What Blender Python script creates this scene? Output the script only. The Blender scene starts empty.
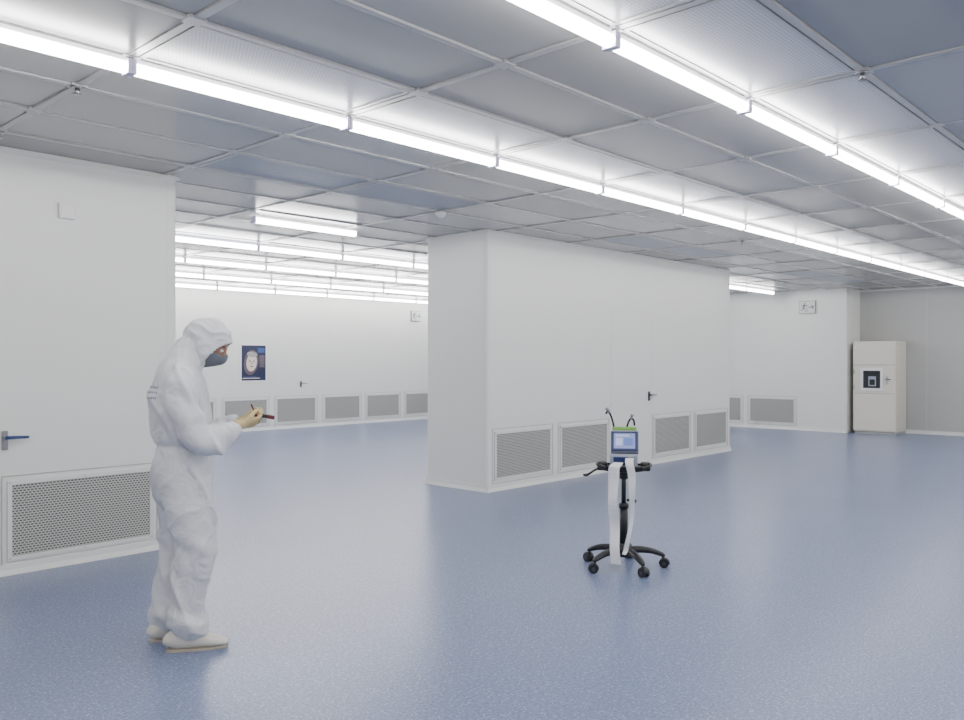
import bpy, bmesh, math, random
from mathutils import Vector, Matrix, noise
random.seed(4)
scene = bpy.context.scene
COL = scene.collection

# ------------------------------------------------------------------ materials
def mat(name, color, rough=0.5, metal=0.0, var=0.0, vscale=3.0, bump=0.0, bscale=40.0, spec=0.5, emit=None, estr=0.0):
    m = bpy.data.materials.new(name); m.use_nodes = True
    nt = m.node_tree; N = nt.nodes; L = nt.links
    b = N['Principled BSDF']
    b.inputs['Base Color'].default_value = (*color, 1)
    b.inputs['Roughness'].default_value = rough
    b.inputs['Metallic'].default_value = metal
    b.inputs['Specular IOR Level'].default_value = spec
    tc = N.new('ShaderNodeTexCoord')
    if var > 0:
        nz = N.new('ShaderNodeTexNoise'); nz.inputs['Scale'].default_value = vscale
        nz.inputs['Detail'].default_value = 4
        L.new(tc.outputs['Object'], nz.inputs['Vector'])
        mr = N.new('ShaderNodeMapRange')
        mr.inputs['To Min'].default_value = 1 - var; mr.inputs['To Max'].default_value = 1 + var
        L.new(nz.outputs['Fac'], mr.inputs['Value'])
        mx = N.new('ShaderNodeVectorMath'); mx.operation = 'SCALE'
        mx.inputs[0].default_value = color
        L.new(mr.outputs['Result'], mx.inputs['Scale'])
        L.new(mx.outputs['Vector'], b.inputs['Base Color'])
    if bump > 0:
        nb = N.new('ShaderNodeTexNoise'); nb.inputs['Scale'].default_value = bscale
        L.new(tc.outputs['Object'], nb.inputs['Vector'])
        bp = N.new('ShaderNodeBump'); bp.inputs['Strength'].default_value = bump
        bp.inputs['Distance'].default_value = 0.01
        L.new(nb.outputs['Fac'], bp.inputs['Height'])
        L.new(bp.outputs['Normal'], b.inputs['Normal'])
    if emit:
        b.inputs['Emission Color'].default_value = (*emit, 1)
        b.inputs['Emission Strength'].default_value = estr
    return m

M_wall = mat('wall_panel_paint', (0.78, 0.785, 0.745), 0.34, var=0.02, vscale=0.6)
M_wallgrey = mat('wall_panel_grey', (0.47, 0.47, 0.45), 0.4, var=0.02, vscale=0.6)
M_trim = mat('aluminium_trim', (0.74, 0.745, 0.72), 0.35, var=0.02)
M_seam = mat('seam_grey', (0.70, 0.705, 0.68), 0.5, var=0.02)
M_groove = mat('groove_grey', (0.46, 0.47, 0.45), 0.5, var=0.02)
M_lamp = mat('lamp_diffuser', (0.9, 0.9, 0.9), 0.5, emit=(1.0, 0.982, 0.975), estr=28.0)
M_cap = mat('lamp_end_cap', (0.66, 0.64, 0.80), 0.35, var=0.03)
M_house = mat('lamp_housing', (0.80, 0.80, 0.84), 0.35, var=0.02)
M_grid = mat('ceiling_grid_alu', (0.47, 0.465, 0.46), 0.30, metal=0.25, var=0.03)
M_t = [mat('ceiling_tile_a', (0.43, 0.425, 0.415), 0.25, metal=0.25, var=0.04, vscale=1.2),
       mat('ceiling_tile_b', (0.38, 0.375, 0.368), 0.27, metal=0.25, var=0.04, vscale=1.2),
       mat('ceiling_tile_c', (0.48, 0.475, 0.465), 0.22, metal=0.25, var=0.04, vscale=1.2)]
M_black = mat('black_plastic', (0.010, 0.010, 0.012), 0.38, var=0.1)
M_dark = mat('dark_grey_plastic', (0.045, 0.045, 0.055), 0.4, var=0.1)
M_steel = mat('brushed_steel', (0.35, 0.35, 0.36), 0.3, metal=0.9, var=0.05)
M_white = mat('white_enamel', (0.84, 0.84, 0.83), 0.35, var=0.02)
M_cab = mat('cabinet_enamel', (0.73, 0.70, 0.60), 0.35, var=0.02)
M_paper = mat('white_paper', (0.84, 0.84, 0.84), 0.6, var=0.02)
M_green = mat('lime_green_plastic', (0.17, 0.40, 0.06), 0.35, var=0.05)
M_navy = mat('navy_plastic', (0.012, 0.025, 0.11), 0.3, var=0.05)
M_lgrey = mat('light_grey_plastic', (0.32, 0.35, 0.42), 0.4, var=0.03)
M_blue = mat('blue_plastic', (0.025, 0.05, 0.17), 0.35, var=0.05)
M_print = mat('garment_ink', (0.20, 0.24, 0.40), 0.6, var=0.05)
M_glass = mat('dark_window_glass', (0.02, 0.022, 0.025), 0.12, var=0.1)
M_glove = mat('latex_glove', (0.60, 0.46, 0.22), 0.45, var=0.05, vscale=30)
M_skin = mat('skin', (0.38, 0.20, 0.13), 0.5, var=0.05, vscale=20)
M_mask = mat('face_mask', (0.15, 0.165, 0.19), 0.7, var=0.06, vscale=30)
M_red = mat('red_plastic', (0.12, 0.010, 0.016), 0.35, var=0.05)
M_sole = mat('shoe_sole', (0.44, 0.39, 0.31), 0.6, var=0.05, vscale=20)
M_shoe = mat('shoe_fabric', (0.68, 0.64, 0.57), 0.6, var=0.05, vscale=20)
M_eye = mat('eye_white', (0.8, 0.8, 0.8), 0.2, var=0.01)
M_signw = mat('sign_face', (0.66, 0.69, 0.66), 0.35, var=0.02)
M_signf = mat('sign_frame', (0.22, 0.23, 0.23), 0.35, var=0.02)
M_signg = mat('sign_green', (0.03, 0.10, 0.07), 0.4, var=0.05)

def floor_mat():
    m = bpy.data.materials.new('speckled_blue_vinyl'); m.use_nodes = True
    nt = m.node_tree; N = nt.nodes; L = nt.links; b = N['Principled BSDF']
    tc = N.new('ShaderNodeTexCoord')
    n1 = N.new('ShaderNodeTexNoise'); n1.inputs['Scale'].default_value = 70; n1.inputs['Detail'].default_value = 3; n1.inputs['Roughness'].default_value = 0.8
    n2 = N.new('ShaderNodeTexNoise'); n2.inputs['Scale'].default_value = 0.9; n2.inputs['Detail'].default_value = 4
    v = N.new('ShaderNodeTexVoronoi'); v.inputs['Scale'].default_value = 90
    for n in (n1, n2, v): L.new(tc.outputs['Object'], n.inputs['Vector'])
    cr = N.new('ShaderNodeValToRGB')
    e = cr.color_ramp.elements
    e[0].position = 0.34; e[0].color = (0.100, 0.132, 0.245, 1)
    e[1].position = 0.66; e[1].color = (0.275, 0.328, 0.480, 1)
    e2 = e.new(0.5); e2.color = (0.172, 0.216, 0.355, 1)
    L.new(n1.outputs['Fac'], cr.inputs['Fac'])
    sp = N.new('ShaderNodeSeparateColor'); L.new(v.outputs['Color'], sp.inputs['Color'])
    gt = N.new('ShaderNodeMath'); gt.operation = 'GREATER_THAN'; gt.inputs[1].default_value = 0.84
    L.new(sp.outputs[0], gt.inputs[0])
    ds = N.new('ShaderNodeMath'); ds.operation = 'LESS_THAN'; ds.inputs[1].default_value = 0.36
    L.new(v.outputs['Distance'], ds.inputs[0])
    mu = N.new('ShaderNodeMath'); mu.operation = 'MULTIPLY'; L.new(gt.outputs[0], mu.inputs[0]); L.new(ds.outputs[0], mu.inputs[1])
    m2 = N.new('ShaderNodeMath'); m2.operation = 'MULTIPLY'; m2.inputs[1].default_value = 0.75; L.new(mu.outputs[0], m2.inputs[0])
    mx = N.new('ShaderNodeMix'); mx.data_type = 'RGBA'
    L.new(m2.outputs[0], mx.inputs[0]); L.new(cr.outputs['Color'], mx.inputs[6]); mx.inputs[7].default_value = (0.50, 0.54, 0.65, 1)
    mr = N.new('ShaderNodeMapRange'); mr.inputs['To Min'].default_value = 0.92; mr.inputs['To Max'].default_value = 1.08
    L.new(n2.outputs['Fac'], mr.inputs['Value'])
    sc = N.new('ShaderNodeVectorMath'); sc.operation = 'SCALE'
    L.new(mx.outputs[2], sc.inputs[0]); L.new(mr.outputs['Result'], sc.inputs['Scale'])
    L.new(sc.outputs['Vector'], b.inputs['Base Color'])
    b.inputs['Roughness'].default_value = 0.28
    bp = N.new('ShaderNodeBump'); bp.inputs['Strength'].default_value = 0.08; bp.inputs['Distance'].default_value = 0.004
    L.new(n1.outputs['Fac'], bp.inputs['Height']); L.new(bp.outputs['Normal'], b.inputs['Normal'])
    return m
M_floor = floor_mat()

def brick_mat(name, hole, metalc, bw, rh, mort, axes='XZ', rough=0.4, offset=0.5):
    m = bpy.data.materials.new(name); m.use_nodes = True
    nt = m.node_tree; N = nt.nodes; L = nt.links; b = N['Principled BSDF']
    tc = N.new('ShaderNodeTexCoord'); s = N.new('ShaderNodeSeparateXYZ'); c = N.new('ShaderNodeCombineXYZ')
    L.new(tc.outputs['Object'], s.inputs[0])
    L.new(s.outputs[axes[0]], c.inputs['X']); L.new(s.outputs[axes[1]], c.inputs['Y'])
    t = N.new('ShaderNodeTexBrick'); t.offset = offset
    t.inputs['Scale'].default_value = 1.0
    t.inputs['Brick Width'].default_value = bw; t.inputs['Row Height'].default_value = rh
    t.inputs['Mortar Size'].default_value = mort; t.inputs['Mortar Smooth'].default_value = 0.1
    t.inputs['Color1'].default_value = (*hole, 1); t.inputs['Color2'].default_value = (*hole, 1)
    t.inputs['Mortar'].default_value = (*metalc, 1)
    L.new(c.outputs[0], t.inputs['Vector'])
    L.new(t.outputs['Color'], b.inputs['Base Color'])
    b.inputs['Roughness'].default_value = rough
    return m
M_grille = brick_mat('perforated_grille', (0.085, 0.085, 0.08), (0.50, 0.50, 0.46), 0.024, 0.017, 0.0038)
M_ffuw = brick_mat('filter_mesh_white', (0.50, 0.51, 0.54), (0.72, 0.73, 0.76), 0.018, 0.018, 0.004, 'XY', 0.24)
M_ffud = brick_mat('filter_mesh_dark', (0.12, 0.15, 0.21), (0.28, 0.32, 0.40), 0.030, 0.10, 0.012, 'XY', 0.3, 0.0)

# ------------------------------------------------------------------ mesh helpers
def finish(bm, name, mats, loc=(0, 0, 0), rz=0.0, smooth=False, parent=None, mw=None):
    bmesh.ops.recalc_face_normals(bm, faces=bm.faces[:])
    me = bpy.data.meshes.new(name); bm.to_mesh(me); bm.free()
    for m in mats: me.materials.append(m)
    if smooth:
        for p in me.polygons: p.use_smooth = True
    o = bpy.data.objects.new(name, me); COL.objects.link(o)
    if mw is not None: o.matrix_world = mw
    else:
        o.location = loc; o.rotation_euler = (0, 0, rz)
    if parent: o.parent = parent
    return o

def box(bm, x0, x1, y0, y1, z0, z1, mi=0, mtx=None):
    vs = [bm.verts.new(v) for v in [(x0,y0,z0),(x1,y0,z0),(x1,y1,z0),(x0,y1,z0),(x0,y0,z1),(x1,y0,z1),(x1,y1,z1),(x0,y1,z1)]]
    if mtx is not None:
        for v in vs: v.co = mtx @ v.co
    for f in [(0,3,2,1),(4,5,6,7),(0,1,5,4),(1,2,6,5),(2,3,7,6),(3,0,4,7)]:
        fc = bm.faces.new([vs[i] for i in f]); fc.material_index = mi
    return vs

def rbox(bm, x0, x1, y0, y1, z0, z1, r=0.01, mi=0, mtx=None, seg=3):
    t = bmesh.new(); box(t, x0, x1, y0, y1, z0, z1, mi)
    bmesh.ops.bevel(t, geom=t.edges[:], offset=r, segments=seg, profile=0.5, affect='EDGES')
    mp = {}
    for v in t.verts:
        c = v.co.copy()
        if mtx is not None: c = mtx @ c
        mp[v.index] = bm.verts.new(c)
    t.verts.index_update()
    mp2 = list(mp.values())
    for f in t.faces:
        nf = bm.faces.new([mp2[v.index] for v in f.verts]); nf.material_index = mi; nf.smooth = False
    t.free()

def tube(bm, pts, n=16, mi=0, ref=(1, 0, 0), mtx=None, caps=True, smooth=True):
    ref = Vector(ref); rings = []
    P = [Vector(p[:3]) for p in pts]
    for i, p in enumerate(pts):
        a = p[3]; b = p[4] if len(p) > 4 else p[3]
        if i == 0: t = P[1] - P[0]
        elif i == len(P) - 1: t = P[-1] - P[-2]
        else: t = (P[i+1] - P[i]).normalized() + (P[i] - P[i-1]).normalized()
        t.normalize()
        s = ref - t * ref.dot(t)
        if s.length < 0.05:
            r2 = Vector((0, 1, 0)) if abs(t.y) < 0.9 else Vector((0, 0, 1)); s = r2 - t * r2.dot(t)
        s.normalize(); u = t.cross(s).normalized()
        ring = []
        for k in range(n):
            an = 2 * math.pi * k / n
            c = P[i] + s * (a * math.cos(an)) + u * (b * math.sin(an))
            if mtx is not None: c = mtx @ c
            ring.append(bm.verts.new(c))
        rings.append(ring)
    for i in range(len(rings) - 1):
        for k in range(n):
            f = bm.faces.new([rings[i][k], rings[i][(k+1) % n], rings[i+1][(k+1) % n], rings[i+1][k]])
            f.material_index = mi; f.smooth = smooth
    if caps:
        for r in (rings[0][::-1], rings[-1]):
            f = bm.faces.new(r); f.material_index = mi

def cyl(bm, p0, p1, r, n=16, mi=0, r2=None, mtx=None):
    tube(bm, [(*p0, r), (*p1, r if r2 is None else r2)], n, mi, mtx=mtx)

def ell(bm, c, rx, ry, rz, mi=0, mtx=None, nu=24, nv=14):
    vs = {}
    def P(i, j):
        th = math.pi * j / nv; ph = 2 * math.pi * i / nu
        v = Vector((c[0] + rx*math.sin(th)*math.cos(ph), c[1] + ry*math.sin(th)*math.sin(ph), c[2] + rz*math.cos(th)))
        return mtx @ v if mtx is not None else v
    top = bm.verts.new(P(0, 0)); bot = bm.verts.new(P(0, nv))
    for j in range(1, nv):
        for i in range(nu): vs[i, j] = bm.verts.new(P(i, j))
    for i in range(nu):
        i2 = (i+1) % nu
        fs = [bm.faces.new([top, vs[i,1], vs[i2,1]]), bm.faces.new([vs[i,nv-1], bot, vs[i2,nv-1]])]
        for j in range(1, nv-1):
            fs.append(bm.faces.new([vs[i,j], vs[i,j+1], vs[i2,j+1], vs[i2,j]]))
        for f in fs: f.material_index = mi; f.smooth = True

def catmull(pts, sub=6):
    out = []
    for i in range(len(pts) - 1):
        p0 = pts[max(i-1, 0)]; p1 = pts[i]; p2 = pts[i+1]; p3 = pts[min(i+2, len(pts)-1)]
        for k in range(sub):
            t = k / sub
            out.append(tuple(0.5*((2*b) + (-a+c)*t + (2*a-5*b+4*c-d)*t*t + (-a+3*b-3*c+d)*t**3) for a, b, c, d in zip(p0, p1, p2, p3)))
    out.append(tuple(pts[-1])); return out

# ------------------------------------------------------------------ room
H = 2.89
XW0, XW1, XW2 = -3.0, 17.0, 17.76
YW0, YW1 = -4.0, 15.0
WP = 6.15; WB = 7.12; LEND = 3.11; B0 = 6.68; B1 = 12.42; YR = 5.95

bm = bmesh.new(); box(bm, XW0-.2, XW2+.2, YW0-.2, YW1+.2, -0.15, 0.0); finish(bm, 'floor', [M_floor])

def wall(name, x0, x1, y0, y1, m=M_wall, bev=0.0):
    bm = bmesh.new(); box(bm, x0, x1, y0, y1, 0, H)
    if bev:
        es = [e for e in bm.edges if abs(e.verts[0].co.z - e.verts[1].co.z) > 1]
        bmesh.ops.bevel(bm, geom=es, offset=bev, segments=5, profile=0.5, affect='EDGES')
    return finish(bm, name, [m])
wall('wall_back', XW0, XW1, YW1, YW1+.15)
wall('wall_right', XW1, XW2+.15, YR, YW1)
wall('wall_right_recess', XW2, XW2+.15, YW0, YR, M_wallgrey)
wall('wall_front', XW0, XW2, YW0-.15, YW0)
wall('wall_left', XW0-.15, XW0, YW0, YW1)
wall('wall_partition', XW0, LEND, WP, WB, bev=0.03)
wall('wall_shaft', B0, B1, WP, WB, bev=0.035)

def cove_y(bm, x0, x1, y, h=0.075, d=0.022):
    prof = [(0, h), (-0.006, h), (-0.010, h*0.5), (-d, 0.004), (-d, 0.0), (0, 0)]
    a = [bm.verts.new((x0, y+p[0], p[1])) for p in prof]; b = [bm.verts.new((x1, y+p[0], p[1])) for p in prof]
    for i in range(len(prof)):
        j = (i+1) % len(prof); bm.faces.new([a[i], a[j], b[j], b[i]])
    bm.faces.new(a); bm.faces.new(b[::-1])
def cove_x(bm, y0, y1, x, h=0.075, d=0.022):
    prof = [(0, h), (-0.006, h), (-0.010, h*0.5), (-d, 0.004), (-d, 0.0), (0, 0)]
    a = [bm.verts.new((x+p[0], y0, p[1])) for p in prof]; b = [bm.verts.new((x+p[0], y1, p[1])) for p in prof]
    for i in range(len(prof)):
        j = (i+1) % len(prof); bm.faces.new([a[i], a[j], b[j], b[i]])
    bm.faces.new(a); bm.faces.new(b[::-1])
bm = bmesh.new(); cove_y(bm, XW0, LEND, WP); finish(bm, 'baseboard_partition', [M_trim])
bm = bmesh.new(); cove_y(bm, B0-.02, B1, WP); cove_x(bm, WP-.02, WB, B0); finish(bm, 'baseboard_shaft', [M_trim])
bm = bmesh.new(); cove_y(bm, XW0, XW1, YW1); finish(bm, 'baseboard_back', [M_trim])
bm = bmesh.new(); cove_x(bm, YR, YW1, XW1); finish(bm, 'baseboard_right', [M_trim])
bm = bmesh.new(); cove_x(bm, YW0, YR, XW2); finish(bm, 'baseboard_recess', [M_trim])

bm = bmesh.new()
for x in [-1.9, -0.72, 0.47, 1.82, 3.03]: box(bm, x-.0015, x+.0015, WP-.001, WP+.001, .08, H-.03)
for x in [6.735, 12.34]: box(bm, x-.0015, x+.0015, WP-.001, WP+.001, .08, H-.03)
for x in [-.9+1.2*k for k in range(15)]: box(bm, x-.002, x+.002, YW1-.001, YW1+.001, .08, H-.03)
for y in [7.2+1.2*k for k in range(6)]: box(bm, XW1-.001, XW1+.001, y-.002, y+.002, .08, H-.03)
for y in [-2.5+1.2*k for k in range(7)]: box(bm, XW2-.001, XW2+.001, y-.002, y+.002, .08, H-.03)
box(bm, B0-.001, B0+.001, WP+.055, WP+.058, .08, H-.03)
finish(bm, 'trim_1', [M_seam])
bm = bmesh.new()
box(bm, XW0, LEND+.012, WP-.012, WP, H-.045, H-.018)
box(bm, B0-.012, B1+.012, WP-.012, WP, H-.045, H-.018); box(bm, B0-.012, B0, WP, WB, H-.045, H-.018)
box(bm, XW0, XW1, YW1-.015, YW1, H-.045, H-.018); box(bm, XW1-.015, XW1, YR, YW1-.015, H-.045, H-.018)
box(bm, XW2-.015, XW2, YW0, YR, H-.045, H-.018)
finish(bm, 'trim_2', [M_trim])

# ------------------------------------------------------------------ ceiling
TS, TP = 1.28, 0.616
S0, P0 = 1.73, 3.889
bm = bmesh.new(); box(bm, XW0-.15, XW2+.15, YW0-.15, YW1+.15, H, H+.15, 0)
k0 = math.floor((XW0 - S0)/TS); k1 = math.ceil((XW2 - S0)/TS)
j0 = math.floor((YW0 - P0)/TP); j1 = math.ceil((YW1 - P0)/TP)
dark = set()
for j in range(j0, j1):
    for k in range(k0, k1):
        if j == 2 and k in (1, 2, 5, 6, 9, 10, -3, -2): dark.add((k, j))
        if j in (8, 14) and k % 4 in (1, 2): dark.add((k, j))
whites = set()
for k in range(k0, k1):
    for j in range(j0, j1):
        if j <= -1 and (j + 1) % 3 == 0 and k % 6 != 5: whites.add((k, j))
        if j > 4 and (j) % 3 == 1 and k % 3 != 0: whites.add((k, j))
for k in range(k0, k1):
    for j in range(j0, j1):
        xa, xb = S0 + k*TS, S0 + (k+1)*TS; ya, yb = P0 + j*TP, P0 + (j+1)*TP
        xa, xb = max(xa, XW0), min(xb, XW2); ya, yb = max(ya, YW0), min(yb, YW1)
        if xb - xa < .1 or yb - ya < .08 or (k, j) in dark or (k, j) in whites: continue
        g = .024
        mi = 1 + random.choice([0, 0, 1, 2])
        dz = [random.uniform(-.003, .003) for _ in range(4)]
        z = H - .006
        vs = [bm.verts.new(c) for c in [(xa+g, ya+g, z+dz[0]), (xa+g, yb-g, z+dz[1]), (xb-g, yb-g, z+dz[1]+dz[2]-dz[0]), (xb-g, ya+g, z+dz[2])]]
        f = bm.faces.new(vs); f.material_index = mi
        top = [bm.verts.new((v.co.x, v.co.y, H)) for v in vs]
        for i in range(4):
            f = bm.faces.new([vs[i], vs[(i+1) % 4], top[(i+1) % 4], top[i]]); f.material_index = mi
ceil = finish(bm, 'ceiling', [M_grid] + M_t)

bm = bmesh.new()
for k in range(k0, k1+1):
    x = S0 + k*TS
    if XW0 < x < XW2: box(bm, x-.020, x+.020, YW0, YW1, H-.013, H-.0005)
for j in range(j0, j1+1):
    y = P0 + j*TP
    if YW0 < y < YW1: box(bm, XW0, XW2, y-.018, y+.018, H-.014, H-.0005)
for k in range(k0, k1+1):
    for j in range(j0, j1+1):
        x = S0 + k*TS; y = P0 + j*TP
        if XW0 < x-.05 and x+.05 < XW2 and YW0 < y-.05 and y+.05 < YW1: box(bm, x-.040, x+.040, y-.040, y+.040, H-.016, H-.001)
finish(bm, 'ceiling_grid', [M_grid])

def ffu(k, j, m):
    w, d = TS-.06, TP-.055
    bm = bmesh.new()
    box(bm, -w/2+.025, w/2-.025, -d/2+.025, d/2-.025, -.008, .0, 0)
    for a in [(-w/2, w/2, -d/2, -d/2+.025), (-w/2, w/2, d/2-.025, d/2), (-w/2, -w/2+.025, -d/2+.025, d/2-.025), (w/2-.025, w/2, -d/2+.025, d/2-.025)]:
        box(bm, *a, -.013, 0, 1)
    finish(bm, 'filter_fan_unit', [m, M_grid], loc=(S0+(k+.5)*TS, P0+(j+.5)*TP, H))
for (k, j) in sorted(dark):
    x = S0+(k+.5)*TS; y = P0+(j+.5)*TP
    if XW0+.6 < x < XW1-.6 and YW0+.3 < y < YW1-.3: ffu(k, j, M_ffud)
for (k, j) in sorted(whites):
    x = S0+(k+.5)*TS; y = P0+(j+.5)*TP
    if XW0+.6 < x < XW2-.6 and YW0+.3 < y < YW1-.3: ffu(k, j, M_ffuw)

# ------------------------------------------------------------------ fluorescent rows
def lamp_row(y, x_from, x_to):
    bm = bmesh.new(); x = x_from
    zt = H-.0165
    while x + TS <= x_to + 0.02:
        a, b = x+.020, x+TS-.020
        box(bm, a, b, y-.016, y+.016, zt-.022, zt, 0)
        zc = zt-.047
        A, B = [], []
        for i in range(12):
            an = 2*math.pi*i/12; A.append(bm.verts.new((a, y+.034*math.cos(an), zc+.029*math.sin(an)))); B.append(bm.verts.new((b, y+.034*math.cos(an), zc+.029*math.sin(an))))
        for i in range(12):
            jn = (i+1) % 12; f = bm.faces.new([A[i], A[jn], B[jn], B[i]]); f.material_index = 1
        for (c, d) in ((a-.019, a), (b, b+.019)):
            box(bm, c, d, y-.035, y+.035, zt-.078, zt-.01, 2)
        x += TS
    finish(bm, 'fluorescent_light_row', [M_house, M_lamp, M_cap])
DR = 3*TP
for y in (P0 - 3*DR, P0 - 2*DR, P0 - DR, P0): lamp_row(y, S0-3*TS, XW2)
lamp_row(7.20, 4.42, 4.42+TS)
lamp_row(7.25, 12.7, 17.0)
for i in range(1, 5): lamp_row(7.12 + i*1.848, S0-3*TS, XW1)

def sprinkler(x, y):
    bm = bmesh.new()
    cyl(bm, (0, 0, -.006), (0, 0, 0), .035, 20); cyl(bm, (0, 0, -.035), (0, 0, -.006), .012, 12)
    cyl(bm, (0, 0, -.040), (0, 0, -.035), .022, 16)
    finish(bm, 'sprinkler_head', [M_steel], loc=(x, y, H-.0165))
for x, y in ((S0+2*TS, P0-4*TP), (S0, P0+3*TP), (S0, P0+TP), (S0+6*TS, P0+TP), (S0+6*TS, P0-4*TP)): sprinkler(x, y)
bm = bmesh.new()
tube(bm, [(0,0,0,.055), (0,0,-.02,.055), (0,0,-.035,.045), (0,0,-.05,.03), (0,0,-.055,.01)], 24)
finish(bm, 'smoke_detector', [M_white], loc=(S0+3*TS, P0+3*TP, H-.0165))

# ------------------------------------------------------------------ grilles
def grille(loc, rz, w=1.01, h=.54):
    bm = bmesh.new(); f = .028
    box(bm, f, w-f, -.006, 0, f, h-f, 1)
    box(bm, 0, w, -.014, 0, 0, f); box(bm, 0, w, -.014, 0, h-f, h); box(bm, 0, f, -.014, 0, f, h-f); box(bm, w-f, w, -.014, 0, f, h-f)
    o = .035
    for a in [(-o, w+o, -o, -o+.007), (-o, w+o, h+o-.007, h+o), (-o, -o+.007, -o+.007, h+o-.007), (w+o-.007, w+o, -o+.007, h+o-.007)]:
        box(bm, a[0], a[1], -.005, 0, a[2], a[3], 2)
    for (x, z) in ((f/2, f/2), (w-f/2, f/2), (f/2, h-f/2), (w-f/2, h-f/2), (w/2, f/2), (w/2, h-f/2)):
        cyl(bm, (x, -.017, z), (x, -.014, z), .006, 8, 2)
    finish(bm, 'return_air_grille', [M_trim, M_grille, M_groove], loc=loc, rz=rz)
ZG = .117; E = .0012
for x in (6.79, 7.97, 10.10, 11.27): grille((x, WP-E, ZG), 0)
for x in (-2.85, -1.66, -.47, .72, 1.905): grille((x, WP-E, .095), 0)
for x in (7.35, 8.55, 9.76, 10.98, 12.17, 13.37, 14.57): grille((x, YW1-E, ZG), 0)
for y in (7.98, 9.15): grille((XW1-E, y, ZG), -math.pi/2, 1.0)

# ------------------------------------------------------------------ doors + handles
def door(name, x0, x1, y, z1=2.08):
    bm = bmesh.new()
    for a in [(x0-.002, x0+.002, .72, z1), (x1-.002, x1+.002, .72, z1), (x0, x1, z1-.002, z1+.002)]:
        box(bm, a[0], a[1], y-.002, y-.0012, a[2], a[3])
    finish(bm, name, [M_seam])
door('door_1', 9.07, 10.05, WP)
def handle(x, y, z, m=M_steel, m2=None):
    bm = bmesh.new()
    rbox(bm, -.020, .020, -.012, -.001, -.065, .065, .004)
    cyl(bm, (0, -.055, .02), (0, -.01, .02), .012, 12)
    tube(bm, [(-.012, -.055, .02, .012), (.05, -.057, .02, .011), (.11, -.055, .018, .010), (.135, -.05, .017, .008)], 12, 1, ref=(0, 0, 1))
    cyl(bm, (0, -.018, -.04), (0, -.01, -.04), .011, 12)
    finish(bm, 'door_handle', [m, m2 or m], loc=(x, y, z))
handle(9.98, WP, .95, M_dark, M_steel); handle(1.89, WP, .91, M_steel, M_blue); handle(10.38, YW1, .93, M_dark, M_steel)

bm = bmesh.new(); rbox(bm, -.055, .055, -.03, -.001, -.055, .055, .006); rbox(bm, -.045, .045, -.034, -.028, -.045, .045, .002)
finish(bm, 'wall_sensor_box', [M_white], loc=(2.285, WP, 2.50))
bm = bmesh.new(); rbox(bm, -.035, .035, -.01, -.001, -.035, .035, .003); box(bm, -.014, .014, -.0115, -.009, -.012, .012, 1)
finish(bm, 'wall_socket', [M_white, M_dark], loc=(16.0, YW1, .36))

# ------------------------------------------------------------------ poster
bm = bmesh.new()
box(bm, 0, .62, -.012, -.001, 0, .78, 0); box(bm, .032, .588, -.0135, -.011, .032, .748, 1)
def disc(bm, cx, cz, rx, rz, y, mi, n=28, rot=0):
    vs = []
    for i in range(n):
        a = 2*math.pi*i/n; px = rx*math.cos(a); pz = rz*math.sin(a)
        vs.append(bm.verts.new((cx + px*math.cos(rot) - pz*math.sin(rot), y, cz + px*math.sin(rot) + pz*math.cos(rot))))
    f = bm.faces.new(vs); f.material_index = mi
disc(bm, .25, .40, .165, .26, -.0142, 4, rot=-.2)
disc(bm, .26, .40, .120, .185, -.0150, 3, rot=-.15)
disc(bm, .27, .565, .12, .055, -.0156, 2, rot=-.1)
disc(bm, .215, .43, .022, .011, -.0158, 1); disc(bm, .305, .425, .022, .011, -.0158, 1)
disc(bm, .262, .385, .014, .032, -.0158, 2); disc(bm, .262, .315, .036, .012, -.0158, 4)
box(bm, .40, .56, -.0145, -.013, .60, .70, 5); box(bm, .44, .56, -.0145, -.013, .30, .55, 4)
box(bm, .05, .45, -.0145, -.013, .07, .085, 3); box(bm, .05, .38, -.0145, -.013, .10, .11, 5)
P1 = mat('poster_navy', (0.010, 0.016, 0.06), .35, var=.3, vscale=6)
P2 = mat('poster_grey', (0.38, 0.35, 0.34), .35, var=.3, vscale=9)
P3 = mat('poster_cream', (0.70, 0.64, 0.55), .35, var=.2, vscale=9)
P4 = mat('poster_umber', (0.12, 0.09, 0.11), .35, var=.2, vscale=9)
P5 = mat('poster_blue', (0.04, 0.09, 0.28), .35, var=.2, vscale=9)
finish(bm, 'wall_poster', [M_paper, P1, P2, P3, P4, P5], loc=(8.92, YW1, 1.0))

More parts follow.
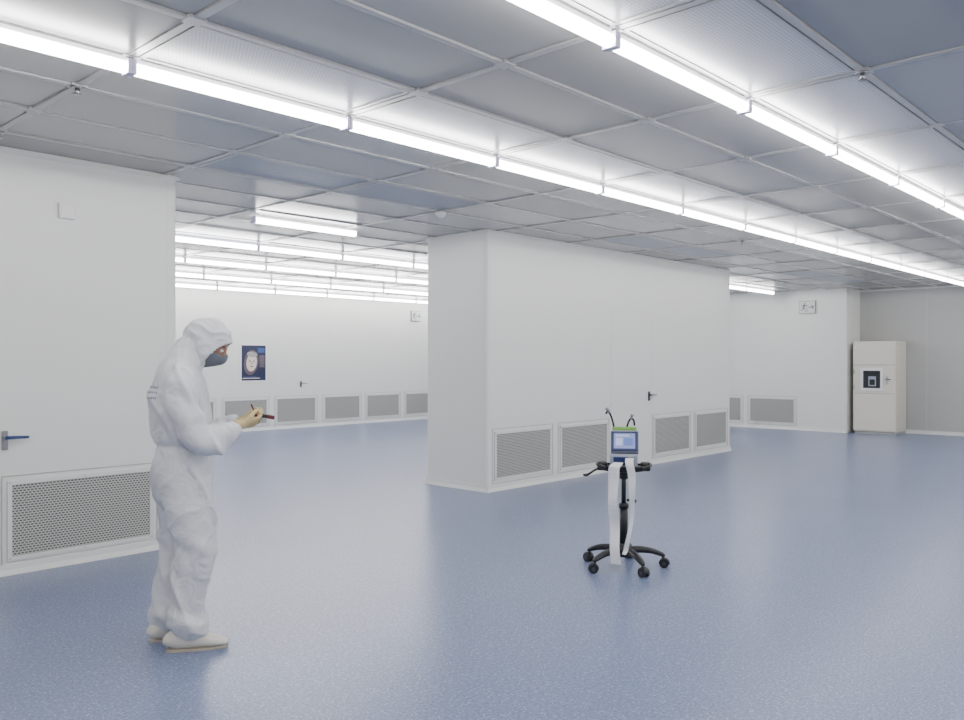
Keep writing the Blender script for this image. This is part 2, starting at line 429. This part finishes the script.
# ------------------------------------------------------------------ exit signs
def exit_sign(loc, rz, w=.36, h=.24):
    bm = bmesh.new()
    rbox(bm, -w/2, w/2, -.035, -.005, -h/2, h/2, .006)
    box(bm, -w/2+.010, w/2-.010, -.0365, -.034, -h/2+.010, h/2-.010, 1)
    box(bm, -.03, .03, -.006, -.001, -.05, .05, 0)
    y0, y1 = -.039, -.036
    def seg(ax, az, bx, bz, t):
        d = Vector((bx-ax, 0, bz-az)); L = d.length; an = math.atan2(d.z, d.x)
        m = Matrix.Translation((ax, 0, az)) @ Matrix.Rotation(-an, 4, 'Y')
        box(bm, 0, L, y0, y1, -t/2, t/2, 2, m)
    disc(bm, -.050, .070, .016, .016, y0, 2, 16)
    seg(-.052, .052, -.072, -.005, .026); seg(-.055, .045, -.018, .022, .011); seg(-.018, .022, -.002, .038, .009)
    seg(-.058, .045, -.098, .036, .011); seg(-.098, .036, -.112, .008, .009)
    seg(-.070, -.004, -.038, -.038, .015); seg(-.038, -.038, -.040, -.085, .012)
    seg(-.076, -.004, -.090, -.050, .015); seg(-.090, -.050, -.130, -.060, .012)
    seg(.03, 0, .12, 0, .016); seg(.095, .035, .13, 0, .014); seg(.095, -.035, .13, 0, .014)
    seg(-.02, -.09, -.005, -.09, .010); seg(.0, -.09, .0, .06, .006)
    finish(bm, 'exit_sign', [M_signf, M_signw, M_signg], loc=loc, rz=rz)
exit_sign((XW1, 6.72, 2.53), -math.pi/2, .34, .26); exit_sign((13.69, YW1, 2.52), 0, .30, .25)

# ------------------------------------------------------------------ cabinet (pass box)
cx0, cx1, cy0, cy1, ch = 17.1, 17.76, 5.06, 5.86, 1.815
bm = bmesh.new()
W = cy1-cy0; D = cx1-cx0-.03
rbox(bm, 0, W, 0, D, .05, ch, .008)
box(bm, .02, W-.02, .03, D, 0.001, .05, 2)
rbox(bm, .015, W-.015, -.012, .002, 1.36, ch-.02, .004)
rbox(bm, .015, W-.015, -.014, .002, .80, 1.345, .004)
rbox(bm, .015, W-.015, -.012, .002, .07, .785, .004)
box(bm, .015, W-.015, -.004, -.001, 1.345, 1.36, 2); box(bm, .015, W-.015, -.004, -.001, .785, .80, 2)
wx0, wx1, wz0, wz1 = .15, .57, .85, 1.29
for a in [(wx0, wx1, wz0, wz0+.05), (wx0, wx1, wz1-.05, wz1), (wx0, wx0+.05, wz0+.05, wz1-.05), (wx1-.05, wx1, wz0+.05, wz1-.05)]:
    box(bm, a[0], a[1], -.030, -.012, a[2], a[3], 4)
box(bm, wx0+.05, wx1-.05, -.022, -.012, wz0+.05, wz1-.05, 1)
box(bm, wx0+.15, wx0+.29, -.026, -.020, wz0+.09, wz0+.28, 3)
box(bm, wx0+.17, wx0+.27, -.029, -.024, wz0+.11, wz0+.22, 1)
rbox(bm, .62, .655, -.03, -.012, .98, 1.14, .005, 2)
tube(bm, [(.635, -.03, 1.08, .01), (.635, -.065, 1.08, .01), (.72, -.065, 1.07, .009)], 10, 1, ref=(0, 0, 1))
for z in (.92, 1.22): cyl(bm, (.03, -.025, z-.04), (.03, -.025, z+.04), .012, 10, 2)
box(bm, W-.001, W+.003, .03, D-.03, .10, .104, 2); box(bm, W-.001, W+.003, .03, D-.03, ch-.06, ch-.056, 2)
finish(bm, 'pass_box_cabinet', [M_cab, M_glass, M_groove, M_lgrey, M_white], loc=(cx0, cy1, 0), rz=-math.pi/2)

# ------------------------------------------------------------------ trolley
tro = bpy.data.objects.new('particle_counter_trolley', None); COL.objects.link(tro)
tro.location = (4.926, 3.237, 0); tro.rotation_euler = (0, 0, math.radians(-56.7))
def tfin(bm, name, mats): return finish(bm, name, mats, parent=tro)
bm = bmesh.new()
tube(bm, [(0,0,.075,.035), (0,0,.085,.05), (0,0,.13,.048), (0,0,.15,.034), (0,0,.17,.028)], 24)
for i in range(5):
    a = math.radians(-62.9 + 72*i); c, s = math.cos(a), math.sin(a)
    pts = catmull([(.03*c, .03*s, .118, .030, .024), (.10*c, .10*s, .126, .028, .024), (.19*c, .19*s, .116, .026, .021), (.262*c, .262*s, .092, .022, .016), (.285*c, .285*s, .08, .012, .009)], 4)
    tube(bm, pts, 14, 0, ref=(-s, c, 0))
tfin(bm, 'star_base', [M_black])
bm = bmesh.new()
for i in range(5):
    a = math.radians(-62.9 + 72*i); R = .272
    o = Vector((R*math.cos(a), R*math.sin(a), 0))
    sw = a + random.uniform(-1, 1)
    m = Matrix.Translation(o) @ Matrix.Rotation(sw, 4, 'Z')
    cyl(bm, (0, 0, .05), (0, 0, .092), .008, 10, 1, mtx=m)
    for sgn in (-1, 1):
        cyl(bm, (.012, sgn*.008, .031), (.012, sgn*.027, .031), .031, 20, 0, mtx=m)
        cyl(bm, (.012, sgn*.027, .031), (.012, sgn*.029, .031), .014, 14, 1, mtx=m)
    hp = []
    for k in range(9):
        an = math.radians(-10 + 200*k/8); hp.append((.012+.034*math.cos(an), 0, .031+.034*math.sin(an)))
    tube(bm, [(p[0], p[1], p[2], .023, .004) for p in hp], 8, 0, ref=(0, 1, 0), mtx=m)
tfin(bm, 'casters', [M_black, M_dark])
bm = bmesh.new()
cyl(bm, (0,0,.16), (0,0,.42), .028, 20, 0); tube(bm, [(0,0,.415,.034), (0,0,.44,.034), (0,0,.45,.028)], 20, 0)
cyl(bm, (0,0,.44), (0,0,.69), .016, 16, 0)
cyl(bm, (0,0,.62), (0,0,.69), .030, 16, 0)
tube(bm, [(.02,0,.47,.01), (.06,0,.47,.009), (.085,-.01,.465,.012)], 10, 0, ref=(0,0,1))
tfin(bm, 'column', [M_black, M_steel])
bm = bmesh.new()
def oval(z, rx, ry, n=40): return [bm.verts.new((rx*math.cos(2*math.pi*i/n), ry*math.sin(2*math.pi*i/n), z)) for i in range(n)]
rs = [oval(.675, .10, .10), oval(.680, .150, .125), oval(.715, .160, .135), oval(.718, .152, .127), oval(.706, .146, .120)]
for r0, r1 in zip(rs[:-1], rs[1:]):
    for i in range(40): bm.faces.new([r0[i], r0[(i+1) % 40], r1[(i+1) % 40], r1[i]])
bm.faces.new(rs[0][::-1]); bm.faces.new(rs[-1])
for sg in (-1, 1):
    tube(bm, catmull([(sg*.12, -.09, .70, .011), (sg*.165, -.06, .715, .013), (sg*.182, 0, .72, .014), (sg*.165, .06, .715, .013), (sg*.12, .09, .70, .011)], 4), 12, 0, ref=(0, 0, 1))
    rbox(bm, sg*.148-.034, sg*.148+.034, -.06, .02, .680, .740, .012)
tube(bm, catmull([(-.16, -.02, .695, .009), (-.20, -.04, .68, .008), (-.23, -.05, .660, .008), (-.26, -.05, .645, .010), (-.28, -.05, .650, .007)], 4), 10, 0, ref=(0, 0, 1))
tfin(bm, 'tray', [M_black])
bm = bmesh.new()
rbox(bm, -.095, .095, -.08, .10, .708, .80, .014, 0)
tilt = Matrix.Translation((.006, -.02, .795)) @ Matrix.Rotation(math.radians(-20), 4, 'X')
rbox(bm, -.097, .097, -.05, .05, .0, .160, .014, 0, tilt)
rbox(bm, -.092, .092, -.058, -.046, .006, .148, .006, 1, tilt)
box(bm, -.074, .072, -.0605, -.057, .024, .132, 2, tilt)
box(bm, -.060, .03, -.0612, -.0600, .110, .122, 4, tilt); box(bm, -.060, -.015, -.0612, -.0600, .045, .098, 4, tilt)
box(bm, -.005, .058, -.0612, -.0600, .045, .098, 5, tilt)
rbox(bm, -.084, .084, -.045, .06, .155, .186, .010, 3, tilt)
rbox(bm, -.07, .03, -.086, -.079, .725, .780, .004, 1)
for i in range(4): cyl(bm, (.045+.012*(i % 2), -.084, .735+.02*(i//2)), (.045+.012*(i % 2), -.078, .735+.02*(i//2)), .005, 10, 5)
M_screen = mat('lcd_screen', (0.20, 0.24, 0.45), .2, emit=(0.28, 0.33, 0.65), estr=.5)
M_scr2 = mat('lcd_light', (0.40, 0.45, 0.65), .2, emit=(0.5, 0.55, 0.85), estr=.5)
M_scr3 = mat('lcd_mid', (0.12, 0.17, 0.40), .2, emit=(0.15, 0.22, 0.6), estr=.5)
tfin(bm, 'counter_body', [M_lgrey, M_navy, M_screen, M_green, M_scr2, M_scr3])
bm = bmesh.new()
tube(bm, catmull([(-.06, .02, .93, .007), (-.072, .02, 1.0, .007), (-.090, .02, 1.06, .007), (-.110, .02, 1.088, .007), (-.125, .02, 1.07, .007)], 5), 10, 0, ref=(0, 1, 0))
tube(bm, [(-.098, .02, 1.078, .009), (-.110, .02, 1.098, .012), (-.117, .02, 1.115, .017)], 14, 1, ref=(0, 1, 0))
tube(bm, catmull([(.02, .02, .93, .007), (.025, .02, .99, .007), (.045, .02, 1.035, .007), (.068, .02, 1.03, .007), (.075, .02, .99, .007)], 5), 10, 0, ref=(0, 1, 0))
tube(bm, [(.050, .02, 1.035, .009), (.056, .02, 1.055, .010), (.060, .02, 1.068, .015)], 14, 1, ref=(0, 1, 0))
tfin(bm, 'sampling_probes', [M_black, M_steel])
def ribbon(bm, pts, th=.0015):
    pts = catmull(pts, 6); A = []
    for i, p in enumerate(pts):
        wv = .010*math.sin(i*.55); tw = -.012 + .014*math.sin(i*.28)
        A.append([bm.verts.new((p[0]+wv*.3, p[2]+wv, p[3])), bm.verts.new((p[1]+wv*.3, p[2]+tw+wv, p[3])), bm.verts.new((p[1]+wv*.3, p[2]+tw+wv+th, p[3])), bm.verts.new((p[0]+wv*.3, p[2]+wv+th, p[3]))])
    for a, b in zip(A[:-1], A[1:]):
        for i in range(4):
            f = bm.faces.new([a[i], a[(i+1) % 4], b[(i+1) % 4], b[i]]); f.smooth = False
    bm.faces.new(A[0]); bm.faces.new(A[-1][::-1])
bm = bmesh.new()
ribbon(bm, [(-.065, -.005, -.095, .745), (-.085, -.010, -.145, .735), (-.105, -.030, -.165, .69), (-.104, -.042, -.165, .52), (-.098, -.034, -.160, .35), (-.092, -.028, -.165, .20), (-.088, -.018, -.170, .060)])
ribbon(bm, [(.01, .07, -.095, .775), (.010, .065, -.140, .765), (.020, .075, -.165, .70), (.034, .078, -.165, .58), (.042, .070, -.160, .42), (.028, .054, -.165, .28), (-.002, .03, -.165, .17), (-.010, .014, -.165, .130)])
tfin(bm, 'paper_strips', [M_paper])

# ------------------------------------------------------------------ person
per = bpy.data.objects.new('cleanroom_worker', None); COL.objects.link(per)
PX, PY, PR = 2.088, 3.992, math.radians(-25)
per.location = (PX, PY, 0); per.rotation_euler = (0, 0, PR)

def suit_mat():
    m = bpy.data.materials.new('coverall_fabric'); m.use_nodes = True
    nt = m.node_tree; N = nt.nodes; L = nt.links; b = N['Principled BSDF']
    tc = N.new('ShaderNodeTexCoord')
    nz = N.new('ShaderNodeTexNoise'); nz.inputs['Scale'].default_value = 5; nz.inputs['Detail'].default_value = 4
    L.new(tc.outputs['Object'], nz.inputs['Vector'])
    cr = N.new('ShaderNodeValToRGB'); e = cr.color_ramp.elements
    e[0].color = (.62, .63, .65, 1); e[1].color = (.71, .71, .73, 1)
    L.new(nz.outputs['Fac'], cr.inputs['Fac'])
    L.new(cr.outputs['Color'], b.inputs['Base Color'])
    b.inputs['Roughness'].default_value = .55
    n2 = N.new('ShaderNodeTexNoise'); n2.inputs['Scale'].default_value = 9; n2.inputs['Detail'].default_value = 2; n2.inputs['Distortion'].default_value = 1.5
    L.new(tc.outputs['Object'], n2.inputs['Vector'])
    bp = N.new('ShaderNodeBump'); bp.inputs['Strength'].default_value = .4; bp.inputs['Distance'].default_value = .03
    L.new(n2.outputs['Fac'], bp.inputs['Height']); L.new(bp.outputs['Normal'], b.inputs['Normal'])
    return m
M_suit = suit_mat()

def remeshed(bm, name, mats, voxel, smooth_it, disp=None):
    bmesh.ops.recalc_face_normals(bm, faces=bm.faces[:])
    me = bpy.data.meshes.new(name+'_src'); bm.to_mesh(me); bm.free()
    o = bpy.data.objects.new(name+'_src', me); COL.objects.link(o)
    r = o.modifiers.new('r', 'REMESH'); r.mode = 'VOXEL'; r.voxel_size = voxel
    s = o.modifiers.new('s', 'SMOOTH'); s.iterations = smooth_it; s.factor = .5
    dg = bpy.context.evaluated_depsgraph_get(); dg.update()
    ev = o.evaluated_get(dg); nm = bpy.data.meshes.new_from_object(ev)
    bpy.data.objects.remove(o, do_unlink=True)
    nm.name = name; nm.materials.clear()
    for m in mats: nm.materials.append(m)
    if disp:
        ns = [v.normal.copy() for v in nm.vertices]
        for v, n in zip(nm.vertices, ns): v.co += n * disp(v.co)
    for p in nm.polygons: p.use_smooth = True; p.material_index = 0
    ob = bpy.data.objects.new(name, nm); COL.objects.link(ob); ob.parent = per
    return ob

bm = bmesh.new()
torso = [(-.02,0,.70,.09,.12), (-.025,0,.76,.130,.17), (-.03,0,.85,.142,.18), (-.03,0,.95,.138,.178), (-.03,0,1.02,.128,.165), (-.035,0,1.10,.140,.175),
         (-.045,0,1.22,.140,.19), (-.05,0,1.32,.132,.195), (-.045,0,1.385,.115,.18), (-.03,0,1.43,.098,.135), (-.01,0,1.465,.092,.105), (.02,0,1.50,.090,.09), (.05,0,1.54,.08,.08)]
tube(bm, catmull(torso, 3), 32)
legR = [(-.02,-.085,.84,.120,.095), (-.002,-.09,.70,.118,.098), (.015,-.095,.58,.106,.092), (.025,-.1,.49,.102,.088), (.008,-.1,.40,.092,.082), (-.005,-.1,.30,.088,.080), (-.012,-.1,.20,.088,.078), (-.01,-.1,.14,.097,.084), (-.015,-.1,.10,.088,.076), (-.025,-.1,.06,.07,.062)]
legL = [(-.03,.085,.84,.120,.095), (-.035,.09,.70,.116,.098), (-.04,.10,.58,.106,.092), (-.045,.105,.49,.102,.088), (-.065,.105,.40,.092,.082), (-.080,.105,.30,.088,.080), (-.090,.105,.20,.088,.078), (-.090,.105,.14,.097,.084), (-.095,.105,.10,.088,.076), (-.105,.105,.06,.07,.062)]
tube(bm, catmull(legR, 3), 24); tube(bm, catmull(legL, 3), 24)
for s in (-1, 1):
    f = 0.0 if s < 0 else .02
    arm = [(-.045, s*.12, 1.375, .070, .070), (-.055, s*.175, 1.335, .082, .076), (-.05, s*.205, 1.26, .078, .072), (-.025, s*.225, 1.16, .074, .066), (.005, s*.232, 1.085, .076, .066), (.045, s*.222, 1.045, .070, .068),
           (.10, s*.195, 1.052, .064, .066), (.160, s*.162, 1.078, .056, .060), (.205, s*.134, 1.100, .044, .048), (.230, s*.118, 1.112, .033, .037)]
    arm = [(a[0]+f*(i/9), *a[1:]) for i, a in enumerate(arm)]
    tube(bm, catmull(arm, 3), 20, ref=(0, 1, 0))
def disp(c):
    x, y, z = c
    d = .012 * noise.noise(Vector((x*5, y*5, z*3.0)))
    r = 1 - abs(noise.noise(Vector((x*5.0+3+z*2, y*5.0, z*2.2+x*4))))*3.0
    d += .017 * max(0, r)**2 - .002
    r2 = 1 - abs(noise.noise(Vector((x*7-5, y*7+z*4, z*5-x*5))))*3.4
    d += .006 * max(0, r2)**2
    def band(zc, w): return math.exp(-((z-zc)/w)**2)
    q = noise.noise(Vector((x*3.0, y*3.0, z*15 + x*8)))
    amp = .022*band(.15, .08)*(1 if z < .4 else 0) + .014*band(.5, .10) + .010*band(1.0, .05) + .008*band(.78, .06)
    arm = 1 if abs(y) > .17 or x > .13 else 0
    if arm and z > .95: amp += .013
    d += amp * q
    if abs(x+.03) < .2 and abs(y) < .19 and x < .12: d -= .012 * math.exp(-((z-1.02)/.012)**2)
    return d
body = remeshed(bm, 'coverall', [M_suit], .008, 6, disp)
sb = body.modifiers.new('soft', 'SMOOTH'); sb.iterations = 2; sb.factor = .5
bm = bmesh.new()
random.seed(11)
for r in range(3):
    zz = 1.315 - r*.026; yy = -.125
    while yy < .01:
        w_ = random.uniform(.005, .011)
        hit, loc, nrm, idx = body.ray_cast(Vector((-.5, yy, zz)), Vector((1, 0, 0)))
        hit2, loc2, nrm2, idx2 = body.ray_cast(Vector((-.5, yy+w_, zz)), Vector((1, 0, 0)))
        if hit and hit2:
            e = -.0015
            vs = [bm.verts.new((loc.x+e, yy, zz-.005)), bm.verts.new((loc2.x+e, yy+w_, zz-.005)), bm.verts.new((loc2.x+e, yy+w_, zz+.005)), bm.verts.new((loc.x+e, yy, zz+.005))]
            bm.faces.new(vs)
        yy += w_ + .006
finish(bm, 'garment_print', [M_print], parent=per)

for nm, ox, oy, rr in (('shoe_right', -.005, -.10, -4), ('shoe_left', -.080, .105, 8)):
    m = Matrix.Translation((ox, oy, 0)) @ Matrix.Rotation(math.radians(rr), 4, 'Z')
    bm = bmesh.new()
    pts = [(-.112, 0, .035, .018, .018), (-.098, 0, .05, .033, .038), (-.06, 0, .062, .040, .052), (0, 0, .062, .042, .052), (.05, 0, .050, .044, .042), (.10, 0, .038, .048, .032), (.145, 0, .030, .044, .024), (.172, 0, .024, .030, .016), (.182, 0, .022, .012, .008)]
    tube(bm, catmull(pts, 3), 20, 0, ref=(0, 1, 0))
    for v in bm.verts: v.co.z = max(v.co.z, .012)
    out = []
    N_ = 32
    for i in range(N_):
        a = 2*math.pi*i/N_; xx = .035 + .150*math.cos(a); w = .042 + .008*math.cos(a-.2); out.append((xx, w*math.copysign(abs(math.sin(a))**.75, math.sin(a))))
    lo = [bm.verts.new((x, y, .001)) for x, y in out]; hi = [bm.verts.new((x, y, .014)) for x, y in out]
    for i in range(N_):
        f = bm.faces.new([lo[i], lo[(i+1) % N_], hi[(i+1) % N_], hi[i]]); f.material_index = 1
    f = bm.faces.new(lo[::-1]); f.material_index = 1
    f = bm.faces.new(hi); f.material_index = 1
    for v in bm.verts: v.co = m @ v.co
    finish(bm, nm, [M_shoe, M_sole], parent=per)

HM = Matrix.Translation((.088, 0, 1.532)) @ Matrix.Rotation(math.radians(-14), 4, 'Z') @ Matrix.Rotation(math.radians(30), 4, 'Y')
def shell(bm, rx, ry, rz, cond, mi=0, c=(0, 0, 0), nu=72, nv=48, mod=None):
    g = {}
    for j in range(nv+1):
        for i in range(nu):
            t = math.pi*(j+.0001)/(nv+.0002); p = 2*math.pi*i/nu
            d = Vector((math.sin(t)*math.cos(p), math.sin(t)*math.sin(p), math.cos(t)))
            g[i, j] = (d, Vector((c[0]+rx*d.x, c[1]+ry*d.y, c[2]+rz*d.z)))
    vm = {}
    def V(i, j):
        k = (i % nu, j)
        if k not in vm:
            d, q = g[k]
            if mod: q = mod(d, q.copy())
            vm[k] = bm.verts.new(HM @ q)
        return vm[k]
    for j in range(nv):
        for i in range(nu):
            dm = (g[i, j][0] + g[(i+1) % nu, j+1][0]).normalized()
            if cond(dm):
                f = bm.faces.new([V(i, j), V(i, j+1), V(i+1, j+1), V(i+1, j)]); f.material_index = mi; f.smooth = True
def azel(d): return math.degrees(math.atan2(d.y, d.x)), math.degrees(math.asin(max(-1, min(1, d.z))))
bm = bmesh.new()
def facemod(d, q):
    az, el = azel(d)
    nose = math.exp(-(az/9)**2) * math.exp(-((el+8)/13)**2) * .024
    brow = math.exp(-(abs(az)/38)**2) * math.exp(-((el-14)/7)**2) * .005
    sock = math.exp(-((abs(az)-20)/10)**2) * math.exp(-((el-3)/7)**2) * .008
    chin = math.exp(-(az/22)**2) * math.exp(-((el+48)/14)**2) * .010
    lips = math.exp(-(az/16)**2) * math.exp(-((el+27)/5)**2) * .006
    q.x += nose + brow - sock + chin + lips
    return q
shell(bm, .092, .074, .115, lambda d: True, mod=facemod)
for sg in (-1, 1):
    e = Vector((.080, sg*.030, .006)); m = HM @ Matrix.Translation(e)
    ell(bm, (0, 0, 0), .012, .013, .009, 1, m, 14, 10); ell(bm, (.008, 0, -.001), .0055, .006, .006, 2, m, 12, 8)
    tube(bm, [(.083, sg*.012, .026, .003), (.084, sg*.030, .031, .004), (.072, sg*.050, .026, .002)], 8, 2, ref=(0, 0, 1), mtx=HM)
    ell(bm, (-.005, sg*.074, -.005), .018, .008, .030, 0, HM, 14, 10)
finish(bm, 'head', [M_skin, M_eye, M_black], parent=per)
bm = bmesh.new()
def maskmod(d, q):
    az, el = azel(d)
    q.x += math.exp(-(az/22)**2) * math.exp(-((el+18)/22)**2) * .026
    return q
shell(bm, .100, .081, .121, lambda d: (abs(azel(d)[0]) < 80) and (-72 < azel(d)[1] < -4 - abs(azel(d)[0])*.10 + 6*math.exp(-(azel(d)[0]/12)**2)), mod=maskmod)
mo = finish(bm, 'face_mask', [M_mask], parent=per)
sm = mo.modifiers.new('t', 'SOLIDIFY'); sm.thickness = .003
bm = bmesh.new()
def hoodmod(d, q):
    w = Vector((q.x*11, q.y*11, q.z*11))
    q += d * (.010*noise.noise(w) + .010*max(0, 1-abs(noise.noise(w*1.4+Vector((3, 1, 2))))*3))
    az, el = azel(d)
    if el > 15: q.z += .003
    rr = (az/64)**2 + ((el+26)/54)**2
    q += d * .007*math.exp(-((rr-1.05)/.18)**2)
    return q
def hoodcond(d):
    az, el = azel(d)
    return not ((az/64)**2 + ((el+26)/54)**2 < 1)
shell(bm, .120, .100, .124, hoodcond, c=(-.008, 0, .002), mod=hoodmod, nu=96, nv=64)
ho = finish(bm, 'hood', [M_suit], parent=per)
sm = ho.modifiers.new('t', 'SOLIDIFY'); sm.thickness = .005
def hand(name, wrist, fwd, palm_n, side, curl=1.0):
    x = Vector(fwd).normalized(); n = Vector(palm_n); n = (n - x*n.dot(x)).normalized()
    t = n.cross(x) * side
    m = Matrix(((x.x, t.x, n.x, wrist[0]), (x.y, t.y, n.y, wrist[1]), (x.z, t.z, n.z, wrist[2]), (0, 0, 0, 1)))
    bm = bmesh.new()
    tube(bm, catmull([(-.045, 0, 0, .032, .028), (-.01, 0, 0, .030, .024), (.02, 0, 0, .034, .018), (.05, 0, 0, .040, .016), (.078, 0, 0, .040, .014), (.092, 0, 0, .034, .010)], 3), 16, 0, ref=(0, 1, 0), mtx=m)
    for off, L, r in ((.031, .070, .0092), (.0105, .078, .0095), (-.0105, .073, .0092), (-.030, .058, .0082)):
        p = Vector((.080, off, 0)); a = 0; pts = [(*p, r*1.05)]
        for fr, da in ((.45, 22), (.30, 42), (.25, 34)):
            a += math.radians(da*curl); p = p + Vector((math.cos(a), off*.6, math.sin(a)))*(L*fr); pts.append((*p, r*(1 if fr > .3 else .9)))
        pts.append((p.x + .004*math.cos(a), p.y, p.z + .004*math.sin(a), r*.5))
        tube(bm, pts, 10, 0, ref=(0, 1, 0), mtx=m)
    pts = [(.015, .022, .002, .014), (.040, .044, .012, .0125), (.066, .050, .028, .0115), (.088, .042, .040, .010), (.094, .037, .043, .006)]
    tube(bm, pts, 10, 0, ref=(0, 0, 1), mtx=m)
    return remeshed(bm, name, [M_glove], .0028, 3)
hand('glove_right', (.246, -.104, 1.120), (.86, .46, .10), (-.10, .65, .75), -1, 1.2)
hand('glove_left', (.268, .104, 1.120), (.86, -.42, .12), (-.10, -.65, .75), 1, 1.15)
bm = bmesh.new()
dm = Matrix.Translation((.354, .004, 1.158)) @ Matrix.Rotation(math.radians(10), 4, 'Y')
rbox(bm, -.055, .062, -.034, .034, -.009, .009, .005, 0, dm)
box(bm, -.035, .050, -.027, .027, .009, .0100, 1, dm)
rbox(bm, .030, .068, -.036, .036, -.011, .0088, .004, 2, dm)
finish(bm, 'handheld_meter', [M_black, M_glass, M_red], parent=per)
bm = bmesh.new()
tube(bm, [(.338, -.052, 1.128, .002), (.334, -.052, 1.140, .0045), (.300, -.056, 1.215, .0045), (.297, -.056, 1.222, .003)], 10, 0)
finish(bm, 'pen', [M_red], parent=per)

# ------------------------------------------------------------------ world + camera
w = bpy.data.worlds.new('world'); scene.world = w; w.use_nodes = True
w.node_tree.nodes['Background'].inputs[0].default_value = (.8, .85, .9, 1); w.node_tree.nodes['Background'].inputs[1].default_value = .3
cd = bpy.data.cameras.new('camera'); cam = bpy.data.objects.new('camera', cd); COL.objects.link(cam)
cd.sensor_width = 36; cd.lens = 36*830/964; cd.clip_start = .05
cam.location = (0, 0, 1.45); cam.rotation_euler = (math.radians(90), 0, math.radians(-47))
scene.camera = cam
